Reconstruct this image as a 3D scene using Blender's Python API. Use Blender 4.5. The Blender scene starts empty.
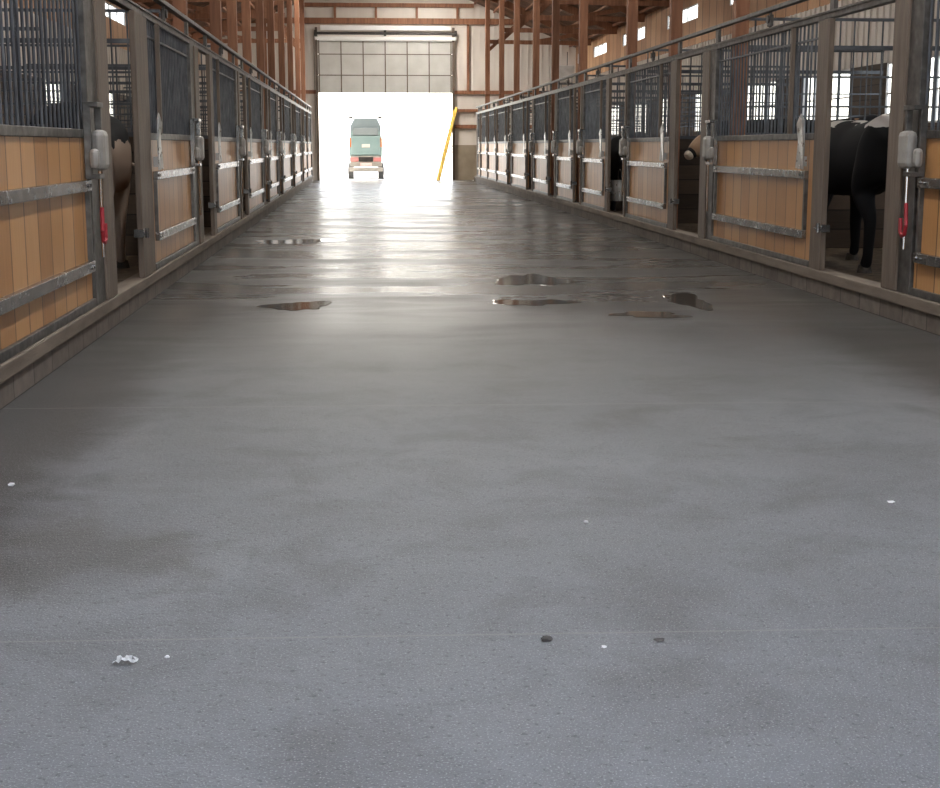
import bpy, bmesh, math, random
from mathutils import Vector, Matrix, Euler
random.seed(7)
SC = bpy.context.scene
COL = SC.collection
R = math.radians

# ------------------------------------------------------------------ materials
def new_mat(name):
    m = bpy.data.materials.new(name); m.use_nodes = True
    nt = m.node_tree; b = nt.nodes['Principled BSDF']
    return m, nt, b
def N(nt, t, **kw):
    n = nt.nodes.new(t)
    for k, v in kw.items():
        if k in n.inputs: n.inputs[k].default_value = v
        else: setattr(n, k, v)
    return n
def L(nt, a, ao, b, bi): nt.links.new(a.outputs[ao], b.inputs[bi])
def coords(nt, scale=(1, 1, 1), kind='Object'):
    tc = N(nt, 'ShaderNodeTexCoord'); mp = N(nt, 'ShaderNodeMapping')
    mp.inputs['Scale'].default_value = scale
    L(nt, tc, kind, mp, 'Vector'); return mp
def ramp(nt, stops):
    r = N(nt, 'ShaderNodeValToRGB'); el = r.color_ramp.elements
    while len(el) < len(stops): el.new(0.5)
    for e, (p, c) in zip(el, stops):
        e.position = p; e.color = (c[0], c[1], c[2], 1)
    return r
def mat_noise(name, stops, scale=(1, 1, 1), nscale=5, rough=.6, metal=0, detail=6, bump=0, bscale=40, rvar=0, distortion=0, spec=.5):
    m, nt, b = new_mat(name)
    mp = coords(nt, scale)
    n = N(nt, 'ShaderNodeTexNoise', Scale=nscale, Detail=detail, Distortion=distortion); L(nt, mp, 0, n, 'Vector')
    r = ramp(nt, stops); L(nt, n, 'Fac', r, 0); L(nt, r, 0, b, 'Base Color')
    b.inputs['Roughness'].default_value = rough; b.inputs['Metallic'].default_value = metal
    b.inputs['Specular IOR Level'].default_value = spec
    if rvar:
        mr = N(nt, 'ShaderNodeMapRange'); mr.inputs[3].default_value = rough - rvar; mr.inputs[4].default_value = rough + rvar
        n3 = N(nt, 'ShaderNodeTexNoise', Scale=nscale * 2.3, Detail=4); L(nt, mp, 0, n3, 'Vector')
        L(nt, n3, 'Fac', mr, 0); L(nt, mr, 0, b, 'Roughness')
    if bump:
        n2 = N(nt, 'ShaderNodeTexNoise', Scale=bscale, Detail=5); L(nt, mp, 0, n2, 'Vector')
        bp = N(nt, 'ShaderNodeBump', Strength=bump, Distance=.01); L(nt, n2, 'Fac', bp, 'Height'); L(nt, bp, 0, b, 'Normal')
    return m

def boards_mat(name, a, c, dark, bw=.14, axis=1, rough=.42, grain=(3, 3, .35), spec=.5):
    """vertical tongue and groove boards: each board its own tone, thin dark groove, grain along z"""
    m, nt, b = new_mat(name)
    tc = N(nt, 'ShaderNodeTexCoord'); sp = N(nt, 'ShaderNodeSeparateXYZ'); L(nt, tc, 'Object', sp, 0)
    dv = N(nt, 'ShaderNodeMath', operation='DIVIDE'); dv.inputs[1].default_value = bw; L(nt, sp, axis, dv, 0)
    fl = N(nt, 'ShaderNodeMath', operation='FLOOR'); L(nt, dv, 0, fl, 0)
    fr = N(nt, 'ShaderNodeMath', operation='FRACT'); L(nt, dv, 0, fr, 0)
    wn = N(nt, 'ShaderNodeTexWhiteNoise', noise_dimensions='1D'); L(nt, fl, 0, wn, 'W')
    mp = coords(nt, grain)
    ad = N(nt, 'ShaderNodeVectorMath', operation='ADD'); L(nt, mp, 0, ad, 0); L(nt, wn, 'Color', ad, 1)
    n = N(nt, 'ShaderNodeTexNoise', Scale=9, Detail=8, Distortion=.8); L(nt, ad, 0, n, 'Vector')
    mx = N(nt, 'ShaderNodeMath', operation='MULTIPLY_ADD'); mx.inputs[1].default_value = .55; L(nt, wn, 'Value', mx, 0)
    m2 = N(nt, 'ShaderNodeMath', operation='MULTIPLY'); m2.inputs[1].default_value = .6; L(nt, n, 'Fac', m2, 0); L(nt, m2, 0, mx, 2)
    r = ramp(nt, [(0.15, dark), (.42, a), (.85, c)]); L(nt, mx, 0, r, 0)
    # groove
    pg = N(nt, 'ShaderNodeMath', operation='PINGPONG'); pg.inputs[1].default_value = .5; L(nt, fr, 0, pg, 0)
    gt = N(nt, 'ShaderNodeMath', operation='GREATER_THAN'); gt.inputs[1].default_value = .03; L(nt, pg, 0, gt, 0)
    mc = N(nt, 'ShaderNodeMix', data_type='RGBA'); L(nt, gt, 0, mc, 0)
    mc.inputs[6].default_value = (dark[0] * .45, dark[1] * .45, dark[2] * .45, 1); L(nt, r, 0, mc, 7); L(nt, mc, 2, b, 'Base Color')
    bp = N(nt, 'ShaderNodeBump', Strength=.6, Distance=.004); L(nt, gt, 0, bp, 'Height'); L(nt, bp, 0, b, 'Normal')
    b.inputs['Roughness'].default_value = rough; b.inputs['Specular IOR Level'].default_value = spec
    return m

M = {}
M['boards'] = boards_mat('pine boards', (.41, .20, .072), (.52, .28, .115), (.31, .145, .05), bw=.29, grain=(9, 9, .5), rough=.34, spec=.28)
M['planks'] = boards_mat('partition planks', (.05, .034, .022), (.085, .057, .038), (.025, .016, .01), bw=.2, axis=2, grain=(.35, 3, 3), rough=.7)
M['ply'] = boards_mat('wall sheathing', (.46, .25, .13), (.60, .36, .20), (.28, .14, .07), bw=.6, axis=1, rough=.7)
M['roofwood'] = boards_mat('roof boards', (.17, .085, .045), (.26, .14, .08), (.08, .04, .02), bw=.3, axis=1, rough=.8, grain=(.4, 3, 3))
M['timber'] = mat_noise('red brown timber', [(.25, (.16, .065, .032)), (.5, (.26, .11, .055)), (.8, (.35, .17, .09))], (3, 3, .3), 6, .65, bump=.15)
M['greypost'] = mat_noise('weathered post', [(.25, (.075, .053, .038)), (.5, (.12, .087, .063)), (.8, (.18, .137, .10))], (4, 4, .5), 6, .55, bump=.25)
M['sill'] = mat_noise('dusty sill timber', [(.25, (.11, .083, .06)), (.5, (.165, .13, .098)), (.8, (.22, .18, .137))], (3, .5, 3), 5, .75, bump=.2)
M['darksteel'] = mat_noise('dull steel', [(.3, (.07, .065, .06)), (.55, (.13, .12, .11)), (.8, (.22, .21, .2))], (1, 1, 1), 12, .42, metal=.75, rvar=.12, bump=.05)
M['barsteel'] = mat_noise('bar steel', [(.3, (.07, .075, .085)), (.6, (.13, .14, .155)), (.85, (.22, .23, .25))], (1, 1, 1), 6, .4, metal=.6, rvar=.1)
M['strap'] = mat_noise('scuffed galvanised strap', [(.25, (.15, .145, .14)), (.5, (.26, .255, .25)), (.8, (.46, .45, .44))], (1, 1, 1), 7, .26, metal=.9, rvar=.05)
M['galv'] = mat_noise('galvanised plate', [(.3, (.42, .41, .39)), (.6, (.6, .59, .57)), (.8, (.75, .74, .72))], (1, 1, 1), 9, .3, metal=.85, rvar=.12, bump=.12, bscale=10)
M['cover'] = mat_noise('dusty grey cover', [(.3, (.22, .20, .18)), (.6, (.33, .31, .28)), (.8, (.45, .43, .4))], (1, 1, 1), 9, .45, bump=.1)
M['chrome'] = mat_noise('bright rod', [(.4, (.7, .7, .7)), (.6, (.8, .8, .8))], (1, 1, 1), 5, .2, metal=1)
M['red'] = mat_noise('red rubber', [(.3, (.28, .012, .02)), (.7, (.42, .03, .04))], (1, 1, 1), 8, .45)
M['siding'] = mat_noise('cream metal siding', [(.3, (.62, .56, .50)), (.7, (.72, .66, .60))], (1, 1, .3), 2, .5, rvar=.05)
M['doorpanel'] = mat_noise('door panel grey', [(.3, (.46, .45, .42)), (.7, (.55, .54, .51))], (1, 1, 1), 2, .5)
M['doorwhite'] = mat_noise('white metal', [(.3, (.78, .77, .75)), (.7, (.86, .85, .83))], (1, 1, 1), 3, .4)
M['darkmetal'] = mat_noise('dark metal', [(.3, (.035, .03, .028)), (.7, (.07, .062, .055))], (1, 1, 1), 5, .5, metal=.4)
M['wains'] = mat_noise('taupe panel', [(.3, (.25, .20, .14)), (.7, (.33, .27, .20))], (1, 1, 1), 3, .6)
M['yellow'] = mat_noise('yellow paint', [(.3, (.72, .46, .06)), (.7, (.85, .58, .12))], (1, 1, 1), 6, .4)
M['straw'] = mat_noise('bedding', [(.3, (.05, .035, .02)), (.6, (.12, .085, .05)), (.8, (.2, .15, .09))], (1, 1, 1), 14, .9, bump=.6)
M['apron'] = mat_noise('pale concrete', [(.3, (.70, .69, .66)), (.7, (.80, .79, .76))], (1, 1, 1), 1.5, .8)
M['teal'] = mat_noise('teal paint', [(.3, (.24, .34, .325)), (.7, (.29, .39, .375))], (1, 1, 1), 3, .35)  # vehicle colours here are paled, with doorway flare put into them
M['tealgrey'] = mat_noise('grey green roof', [(.3, (.22, .27, .28)), (.7, (.26, .31, .32))], (1, 1, 1), 3, .4)
M['carglass'] = mat_noise('dark window glass', [(.3, (.22, .25, .25)), (.7, (.26, .29, .29))], (1, 1, 1), 2, .08)
M['taillight'] = mat_noise('red lens', [(.3, (.6, .22, .2)), (.7, (.7, .27, .25))], (1, 1, 1), 20, .2)
M['amber'] = mat_noise('amber lens', [(.3, (.6, .2, .08)), (.7, (.7, .27, .12))], (1, 1, 1), 20, .2)
M['tyre'] = mat_noise('tyre rubber', [(.3, (.05, .05, .05)), (.7, (.10, .10, .095))], (1, 1, 1), 20, .8, bump=.4)
M['plate'] = mat_noise('pale plate', [(.4, (.72, .68, .6)), (.6, (.8, .77, .7))], (1, 1, 1), 6, .5)
M['pinkplate'] = mat_noise('pinkish plate', [(.4, (.75, .52, .48)), (.6, (.82, .6, .55))], (1, 1, 1), 6, .5)
M['cream'] = mat_noise('cream bumper', [(.3, (.34, .31, .27)), (.7, (.42, .39, .34))], (1, 1, 1), 6, .4)
M['white'] = mat_noise('white scrap', [(.4, (.8, .8, .8)), (.6, (.9, .9, .9))], (1, 1, 1), 30, .7)
M['grit'] = mat_noise('dark grit', [(.4, (.02, .018, .016)), (.6, (.06, .055, .05))], (1, 1, 1), 40, .6)
M['greybox'] = mat_noise('grey sheet box', [(.4, (.40, .39, .37)), (.6, (.5, .49, .47))], (1, 1, 1), 4, .45)

# concrete block curb
def block_mat():
    m, nt, b = new_mat('block curb')
    tc = N(nt, 'ShaderNodeTexCoord'); sp = N(nt, 'ShaderNodeSeparateXYZ'); L(nt, tc, 'Object', sp, 0)
    cb = N(nt, 'ShaderNodeCombineXYZ'); L(nt, sp, 1, cb, 0); L(nt, sp, 2, cb, 1)
    br = N(nt, 'ShaderNodeTexBrick', Scale=1.0); br.offset = 0
    br.inputs['Color1'].default_value = (.13, .105, .085, 1); br.inputs['Color2'].default_value = (.175, .145, .12, 1)
    br.inputs['Mortar'].default_value = (.05, .04, .034, 1); br.inputs['Mortar Size'].default_value = .006
    br.inputs['Brick Width'].default_value = .41; br.inputs['Row Height'].default_value = .4
    L(nt, cb, 0, br, 'Vector')
    n = N(nt, 'ShaderNodeTexNoise', Scale=12, Detail=6); L(nt, tc, 'Object', n, 'Vector')
    mx = N(nt, 'ShaderNodeMix', data_type='RGBA', blend_type='MULTIPLY'); mx.inputs[0].default_value = .7
    r = ramp(nt, [(.3, (.6, .6, .6)), (.7, (1.2, 1.2, 1.2))]); L(nt, n, 'Fac', r, 0)
    L(nt, br, 'Color', mx, 6); L(nt, r, 0, mx, 7); L(nt, mx, 2, b, 'Base Color')
    b.inputs['Roughness'].default_value = .75
    return m
M['block'] = block_mat()

def glass_mat():
    m = bpy.data.materials.new('window glass'); m.use_nodes = True; nt = m.node_tree; nt.nodes.clear()
    o = N(nt, 'ShaderNodeOutputMaterial'); t = N(nt, 'ShaderNodeBsdfTransparent'); t.inputs[0].default_value = (.93, .95, .95, 1)
    g = N(nt, 'ShaderNodeBsdfGlossy', Roughness=.03); lw = N(nt, 'ShaderNodeLayerWeight', Blend=.5); mx = N(nt, 'ShaderNodeMixShader')
    pw = N(nt, 'ShaderNodeMath', operation='POWER'); pw.inputs[1].default_value = 5; L(nt, lw, 'Facing', pw, 0)
    f = N(nt, 'ShaderNodeMath', operation='MULTIPLY_ADD'); f.inputs[1].default_value = .95; f.inputs[2].default_value = .05; L(nt, pw, 0, f, 0)
    L(nt, f, 0, mx, 0); L(nt, t, 0, mx, 1); L(nt, g, 0, mx, 2); L(nt, mx, 0, o, 0)
    return m
M['glass'] = glass_mat()

XL, XR = -1.64, 3.555       # planes of the two stall fronts
YN, YE, YS = -2.5, 48.0, 45.2

def floor_mat():
    m, nt, b = new_mat('wet concrete floor')
    tc = N(nt, 'ShaderNodeTexCoord'); sp = N(nt, 'ShaderNodeSeparateXYZ'); L(nt, tc, 'Object', sp, 0)
    def math_(op, a, bb=None, c=None):
        n = N(nt, 'ShaderNodeMath', operation=op)
        for i, v in enumerate((a, bb, c)):
            if v is None: continue
            if isinstance(v, (int, float)): n.inputs[i].default_value = v
            else: nt.links.new(v, n.inputs[i])
        return n.outputs[0]
    def mrange(v, a, bb, c, d, smooth=True):
        n = N(nt, 'ShaderNodeMapRange'); n.interpolation_type = 'SMOOTHSTEP' if smooth else 'LINEAR'
        nt.links.new(v, n.inputs[0])
        for i, q in zip((1, 2, 3, 4), (a, bb, c, d)): n.inputs[i].default_value = q
        return n.outputs[0]
    def noise(scale, detail=5, dist=0, sc=(1, 1, 1), rough=.55):
        mp = N(nt, 'ShaderNodeMapping'); mp.inputs['Scale'].default_value = sc; L(nt, tc, 'Object', mp, 0)
        n = N(nt, 'ShaderNodeTexNoise', Scale=scale, Detail=detail, Distortion=dist, Roughness=rough); L(nt, mp, 0, n, 'Vector')
        return n.outputs['Fac']
    x, y = sp.outputs[0], sp.outputs[1]
    big = noise(.55, 5, .6); mid = noise(2.2, 7, .4, rough=.65); fine = noise(60, 4); vfine = noise(190, 3)
    streak = noise(.9, 6, .5, (.45, 1.5, 1))
    # where the concrete is wet
    wetY = mrange(y, 3.8, 11.5, 0, 1)
    w = math_('MULTIPLY', wetY, mrange(streak, .30, .58, .5, 1))
    # damp dark strips along both curbs
    xn = math_('MULTIPLY_ADD', mid, .5, x)
    dl = mrange(xn, XL + .6, XL + 1.0, 1, 0)
    xr = math_('MULTIPLY_ADD', mid, -.7, x)
    dr = mrange(xr, XR - 1.5, XR - .9, 0, 1)
    damp = math_('MAXIMUM', dl, dr)
    # dark blotch on the left of the foreground
    bx = math_('SUBTRACT', x, -.95); by = math_('SUBTRACT', y, 3.95)
    r2 = math_('ADD', math_('MULTIPLY', math_('MULTIPLY', bx, bx), 1.6), math_('MULTIPLY', math_('MULTIPLY', by, by), 2.2))
    r2 = math_('MULTIPLY_ADD', mid, 1.9, r2)
    blotch = mrange(r2, 1.0, 1.6, 1, 0)
    patch = mrange(mid, .52, .64, 0, 1)
    tone = math_('MULTIPLY_ADD', big, .28, math_('MULTIPLY', mid, .45))       # about .36
    cr = ramp(nt, [(.22, (.105, .104, .100)), (.36, (.168, .172, .178)), (.5, (.245, .252, .265))]); nt.links.new(tone, cr.inputs[0])
    def mixc(fac, a, colour, mode='MIX'):
        n = N(nt, 'ShaderNodeMix', data_type='RGBA', blend_type=mode)
        if isinstance(fac, (int, float)): n.inputs[0].default_value = fac
        else: nt.links.new(fac, n.inputs[0])
        nt.links.new(a, n.inputs[6]); n.inputs[7].default_value = (*colour, 1); return n.outputs[2]
    c = cr.outputs[0]
    c = mixc(math_('MULTIPLY', blotch, .75), c, (.085, .082, .075))
    c = mixc(math_('MULTIPLY', patch, .35), c, (.10, .10, .098))
    c = mixc(math_('MULTIPLY', damp, .92), c, (.045, .042, .038))
    c = mixc(math_('MULTIPLY', wetY, .95), c, (.062, .058, .052))
    # pale grit and dark pits of the worn surface
    grit = mrange(vfine, .57, .66, 0, 1); pits = mrange(fine, .33, .41, 1, 0)
    dry = math_('SUBTRACT', 1.0, w)
    c = mixc(math_('MULTIPLY', math_('MULTIPLY', grit, dry), .5), c, (.5, .5, .5))
    c = mixc(math_('MULTIPLY', math_('MULTIPLY', pits, dry), .6), c, (.07, .07, .07))
    # sawn joints across the aisle
    yj = math_('MULTIPLY_ADD', x, .03, math_('SUBTRACT', y, 3.24))
    jf = math_('PINGPONG', math_('ADD', yj, 40 * 3.05), 1.525)
    jw = math_('MULTIPLY_ADD', mid, .006, .0)
    joint = mrange(jf, .002, .007, 1, 0)
    c = mixc(math_('MULTIPLY', joint, .6), c, (.24, .235, .22))
    nt.links.new(c, b.inputs['Base Color'])
    rg = mrange(w, 0, 1, .50, .20, False)
    rg = math_('MULTIPLY_ADD', streak, .10, rg)
    rg = math_('MULTIPLY_ADD', blotch, -.06, rg)
    nt.links.new(rg, b.inputs['Roughness'])
    hf = math_('ADD', math_('MULTIPLY', fine, .6), math_('MULTIPLY', vfine, .5))
    hf = math_('MULTIPLY_ADD', mid, .5, hf)
    bs = mrange(w, 0, 1, 1.0, .06, False)
    bp = N(nt, 'ShaderNodeBump', Distance=.006); nt.links.new(hf, bp.inputs['Height']); nt.links.new(bs, bp.inputs['Strength'])
    L(nt, bp, 0, b, 'Normal')
    b.inputs['Specular IOR Level'].default_value = .22
    return m
M['floor'] = floor_mat()
def puddle_mat():
    m, nt, b = new_mat('standing water')
    n = N(nt, 'ShaderNodeTexNoise', Scale=9, Detail=3); mp = coords(nt, (1, .5, 1)); L(nt, mp, 0, n, 'Vector')
    r = ramp(nt, [(.3, (.045, .04, .034)), (.7, (.07, .06, .05))]); L(nt, n, 'Fac', r, 0); L(nt, r, 0, b, 'Base Color')
    b.inputs['Roughness'].default_value = .09
    bp = N(nt, 'ShaderNodeBump', Strength=.03, Distance=.01); L(nt, n, 'Fac', bp, 'Height'); L(nt, bp, 0, b, 'Normal')
    return m
M['puddle'] = puddle_mat()

# ------------------------------------------------------------------ mesh helpers
def box(bm, x0, x1, y0, y1, z0, z1, bevel=0):
    xs = sorted((x0, x1)); ys = sorted((y0, y1)); zs = sorted((z0, z1))
    v = [bm.verts.new((x, y, z)) for x in xs for y in ys for z in zs]
    fs = []
    for q in ((0, 1, 3, 2), (4, 6, 7, 5), (0, 4, 5, 1), (2, 3, 7, 6), (0, 2, 6, 4), (1, 5, 7, 3)):
        fs.append(bm.faces.new([v[i] for i in q]))
    if bevel:
        es = list({e for f in fs for e in f.edges})
        bmesh.ops.bevel(bm, geom=es, offset=bevel, segments=2, affect='EDGES', profile=.5)
def tube(bm, p, q, r, seg=8, r2=None):
    p = Vector(p); q = Vector(q); d = (q - p); r2 = r if r2 is None else r2
    mt = Matrix.Translation((p + q) / 2) @ d.to_track_quat('Z', 'Y').to_matrix().to_4x4()
    bmesh.ops.create_cone(bm, cap_ends=True, segments=seg, radius1=r, radius2=r2, depth=d.length, matrix=mt)
def beam(bm, p, q, w, h):
    """a rectangular timber from p to q"""
    p = Vector(p); q = Vector(q); d = q - p
    mt = Matrix.Translation((p + q) / 2) @ d.to_track_quat('Y', 'Z').to_matrix().to_4x4() @ Matrix.Diagonal((w, d.length, h, 1))
    bmesh.ops.create_cube(bm, size=1, matrix=mt)
def obj(name, bm, mat, parent=None, smooth=False, origin=None):
    me = bpy.data.meshes.new(name)
    bmesh.ops.recalc_face_normals(bm, faces=bm.faces)
    if parent is not None:
        bm.transform(Matrix.Translation(-world_loc(parent)))
    elif origin is not None:
        bm.transform(Matrix.Translation(-Vector(origin)))
    bm.to_mesh(me); bm.free()
    if smooth:
        for p in me.polygons: p.use_smooth = True
    me.materials.append(mat)
    o = bpy.data.objects.new(name, me); COL.objects.link(o)
    if parent is not None: o.parent = parent
    elif origin is not None: o.location = origin
    return o
def world_loc(o):
    v = Vector(o.location)
    while o.parent: o = o.parent; v += Vector(o.location)
    return v
def tag(o, label, cat, group=None, kind=None):
    o['label'] = label; o['category'] = cat
    if group: o['group'] = group
    if kind: o['kind'] = kind
    return o
def thing(name, label, cat, loc, group=None):
    o = bpy.data.objects.new(name, None); COL.objects.link(o); o.location = loc
    o.empty_display_size = .1
    return tag(o, label, cat, group)
def struct(name, bm, mat, parent=None):
    o = obj(name, bm, mat, parent)
    if parent is None: o['kind'] = 'structure'
    return o
B = bmesh.new

# ------------------------------------------------------------------ the setting
bm = B(); box(bm, -1.7, 3.62, YN, YE + .3, -.2, 0); struct('floor', bm, M['floor'])
bm = B(); box(bm, -60, 60, YE + .3, 190, -.25, -.005); struct('ground', bm, M['apron'])
bm = B(); box(bm, -30, 30, -40, YN, -.25, -.005); struct('ground', bm, M['apron'])
# block curbs under the stall fronts
bm = B(); box(bm, XL - .15, XL, YN, YS, -.1, .12); struct('trim_1', bm, M['block'])
bm = B(); box(bm, XR, XR + .15, YN, YS, -.1, .125); struct('trim_2', bm, M['block'])
XOL, XOR = -5.4, 7.15
for nm, a, b_ in (('stall_bedding', XOL, XL - .15), ('stall_bedding', XR + .15, XOR)):
    bm = B(); box(bm, max(a, XOL + .04), min(b_, XOR - .04), YN + .02, YE - .08, -.2, .1); o = obj(nm, bm, M['straw']); tag(o, 'dark brown bedding covering the stall ground on the %s side' % ('left' if a < 0 else 'right'), 'bedding', kind='stuff')

# outer walls with a low and a high row of windows
LOWR = [(y, y + 2.3) for y in (5.0, 8.9, 12.9, 16.9, 20.6, 24.4, 28.2, 32.0, 35.8, 39.6)]
LOWL = [(y, y + 1.3) for y in (13.4, 19.4, 24.9, 30.3, 35.8)]
HIW = [(32.0 + k * 5.75 - 1.55, 32.0 + k * 5.75 + 1.55) for k in (-5, -4, -3, -2, -1, 0, 1)] + [(41.9, 44.3), (46.2, 47.6)]
def outer_wall(name, x, s):
    LOWW = LOWR if s > 0 else LOWL
    bm = B(); x0, x1 = x, x + s * .05
    z = [0, 1.45 if s > 0 else 1.7, 2.28, 3.84, 4.16, 4.5]
    b2 = B(); box(b2, x0, x1, YN, YE, z[2], 3.3); y = YN + .1
    while y < YE: box(b2, x0 - s * .03, x0, y, y + .035, z[2], 3.3); y += .25
    struct(name, b2, M['siding'])
    b3 = B(); box(b3, x0, x1, YN, YE, z[0], z[1]); box(bm, x0, x1, YN, YE, 3.3, z[3]); box(bm, x0, x1, YN, YE, z[4], z[5])
    def piers(ws, za, zb, bm):
        y = YN
        for a, b_ in sorted(ws):
            box(bm, x0, x1, y, a, za, zb); y = b_
        box(bm, x0, x1, y, YE, za, zb)
    piers(LOWW, z[1], z[2], b3); piers(HIW, z[3], z[4], bm); struct(name, b3, M['planks'])
    struct(name, bm, M['ply'])
outer_wall('wall_left', XOL, -1); outer_wall('wall_right', XOR, 1)
wn = 0
def window(x, s, a, b_, z0, z1, panes, rows=1):
    global wn; wn += 1
    o = bpy.data.objects.new('window_%d' % wn, None); COL.objects.link(o); o.location = (x, (a + b_) / 2, z0); o['kind'] = 'structure'
    bm = B(); t = .024; xa, xb = x + s * .012, x + s * .04
    box(bm, xa, xb, a, b_, z0, z0 + t); box(bm, xa, xb, a, b_, z1 - t, z1)
    for k in range(panes + 1):
        y = a + (b_ - a) * k / panes; y = min(max(y, a + t / 2), b_ - t / 2); box(bm, xa, xb, y - t / 2, y + t / 2, z0 + t, z1 - t)
    for k in range(1, rows): zz = z0 + (z1 - z0) * k / rows; box(bm, xa + s * .004, xb - s * .004, a + t, b_ - t, zz - .012, zz + .012)
    obj('window_frame', bm, M['doorwhite'], o)
    bm = B(); xp = x + s * .025; bm.faces.new([bm.verts.new(q) for q in ((xp, a + t, z0 + t), (xp, b_ - t, z0 + t), (xp, b_ - t, z1 - t), (xp, a + t, z1 - t))]); obj('pane', bm, M['glass'], o)
for a, b_ in HIW: window(XOR, 1, a, b_, 3.84, 4.16, 3); window(XOL, -1, a, b_, 3.84, 4.16, 3)
for a, b_ in LOWR: window(XOR, 1, a, b_, 1.45, 2.28, 4, 2)
for a, b_ in LOWL: window(XOL, -1, a, b_, 1.7, 2.28, 2, 2)

# gable roof
RX, RZ, SL = .87, 6.95, .425
def roofz(x): return RZ - SL * abs(x - RX)
bm = B()
for xe, s in ((XOL - .2, -1), (XOR + .2, 1)):
    v = [(RX, RZ + .12), (xe, roofz(xe) + .12), (xe, roofz(xe) + .22), (RX, RZ + .22)]
    f = [bm.verts.new((p[0], YN - .5, p[1])) for p in v]; g = [bm.verts.new((p[0], YE + .4, p[1])) for p in v]
    for i in range(4): bm.faces.new((f[i], f[(i + 1) % 4], g[(i + 1) % 4], g[i]))
    bm.faces.new(f); bm.faces.new(g[::-1])
struct('ceiling', bm, M['roofwood'])

# end wall: ribbed cream siding round the doorway
DX0, DX1, DZ = -1.50, 2.98, 4.62
def gable_strip(bm, xa, xb, z0, y0, y1):
    za, zb = roofz(xa) + .1, roofz(xb) + .1
    pts = [(xa, z0), (xb, z0), (xb, zb), (xa, za)]
    if xa < RX < xb: pts = [(xa, z0), (xb, z0), (xb, zb), (RX, RZ + .1), (xa, za)]
    f = [bm.verts.new((p[0], y0, p[1])) for p in pts]; g = [bm.verts.new((p[0], y1, p[1])) for p in pts]
    n = len(pts)
    for i in range(n): bm.faces.new((f[i], f[(i + 1) % n], g[(i + 1) % n], g[i]))
    bm.faces.new(f); bm.faces.new(g[::-1])
bm = B()
gable_strip(bm, XOL, DX0, 0, YE, YE + .12); gable_strip(bm, DX0, DX1, DZ, YE, YE + .12); gable_strip(bm, DX1, XOR, 0, YE, YE + .12)
x = XOL + .1
while x < XOR:
    z0 = DZ if DX0 - .02 < x < DX1 + .02 else 0
    gable_strip(bm, x, x + .035, z0, YE - .03, YE); x += .23
struct('wall_back', bm, M['siding'])
bm = B(); box(bm, DX1 + .06, XOR, YE - .07, YE - .032, 0, 1.17); struct('trim_3', bm, M['wains'])
k = 3
for (xa, xb, z0, z1) in ((XOL, XOR, 5.12, 5.31), (XOL + .3, XOR - .3, 3.83 - 1.0 + .02, 2.97), (DX1 + .06, XOR, 2.26, 2.36), (DX1 + .06, XOR, 1.72, 1.84), (-1.9, 3.7, 5.66, 5.79)):
    segs = [(xa, xb)] if z0 > 4.7 else ([(xa, DX0 - .06), (DX1 + .06, xb)] if xa < DX0 else [(xa, xb)])
    for a, b_ in segs:
        k += 1; bm = B(); box(bm, a, b_, YE - .10, YE - .031, z0, z1); struct('trim_%d' % k, bm, M['timber'])
for xx, z0, z1 in ((-3.2, 0, 5.12), (3.5, 2.97, 5.12), (-.9, 5.31, 5.66), (.45, 5.31, 5.66), (1.8, 5.31, 5.66), (3.15, 5.31, 5.66)):
    k += 1; bm = B(); box(bm, xx - .04, xx + .04, YE - .14, YE - .101, z0, z1); struct('trim_%d' % k, bm, M['timber'])
# wall behind the camera, with its wide doorway
bm = B(); gable_strip(bm, XOL, -1.7, 0, YN - .15, YN); gable_strip(bm, 3.6, XOR, 0, YN - .15, YN); gable_strip(bm, -1.7, 3.6, 3.7, YN - .15, YN)
struct('wall_front', bm, M['siding'])

# half raised sectional door
d = bpy.data.objects.new('door_1', None); COL.objects.link(d); d.location = ((DX0 + DX1) / 2, YE - .15, 0); d['kind'] = 'structure'
yd = YE - .16
zs = [2.88, 3.47, 4.15, 4.60]
for i in range(3):
    bm = B(); a, b_ = zs[i], zs[i + 1] - .02
    box(bm, DX0 - .02, DX1 + .02, yd, yd + .05, a, b_)
    nr = (2, 4, 3)[i]
    for j in range(nr): zz = a + (b_ - a) * (j + .5) / nr; box(bm, DX0 + .05, DX1 - .05, yd - .012, yd, zz - .012, zz + .012)
    s_ = obj('door_section', bm, M['doorpanel'], d)
    bm = B()
    for j in range(7): xx = DX0 + .05 + (DX1 - DX0 - .1) * j / 6; box(bm, xx - .018, xx + .018, yd - .03, yd - .012, a, b_)
    box(bm, DX0 + .03, DX1 - .03, yd - .02, yd, b_ - .01, b_ + .018)
    obj('stile', bm, M['greypost'], s_)
bm = B(); box(bm, DX0 + .05, DX1 - .02, yd - .07, yd - .03, 4.55, 4.70, .01); box(bm, DX0 - .08, DX1 + .12, yd - .10, yd - .04, 4.585, 4.69, .008); obj('header_bar', bm, M['doorwhite'], d)
bm = B(); box(bm, DX0 + .1, DX1 - .05, yd - .05, yd + .0, 4.90, 5.06, .01); obj('top_cover', bm, M['doorwhite'], d)
bm = B(); tube(bm, (DX0 - .1, yd - .1, 4.80), (DX1 + .15, yd - .1, 4.80), .045, 12)
for xx in (DX0 - .05, .74, DX1 + .1): box(bm, xx - .04, xx + .04, yd - .13, yd + .03, 4.72, 4.90)
obj('spring_shaft', bm, M['darkmetal'], d)
for xx in (DX0 - .03, DX1 + .03):
    bm = B(); box(bm, xx - .04, xx + .04, yd - .06, yd + .12, 0, 5.0); obj('track', bm, M['greypost'], d)
bm = B(); tube(bm, (DX0 - .1, yd - .05, .9), (DX0 - .1, yd - .05, 4.8), .008, 6); obj('chain', bm, M['darkmetal'], d)

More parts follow.
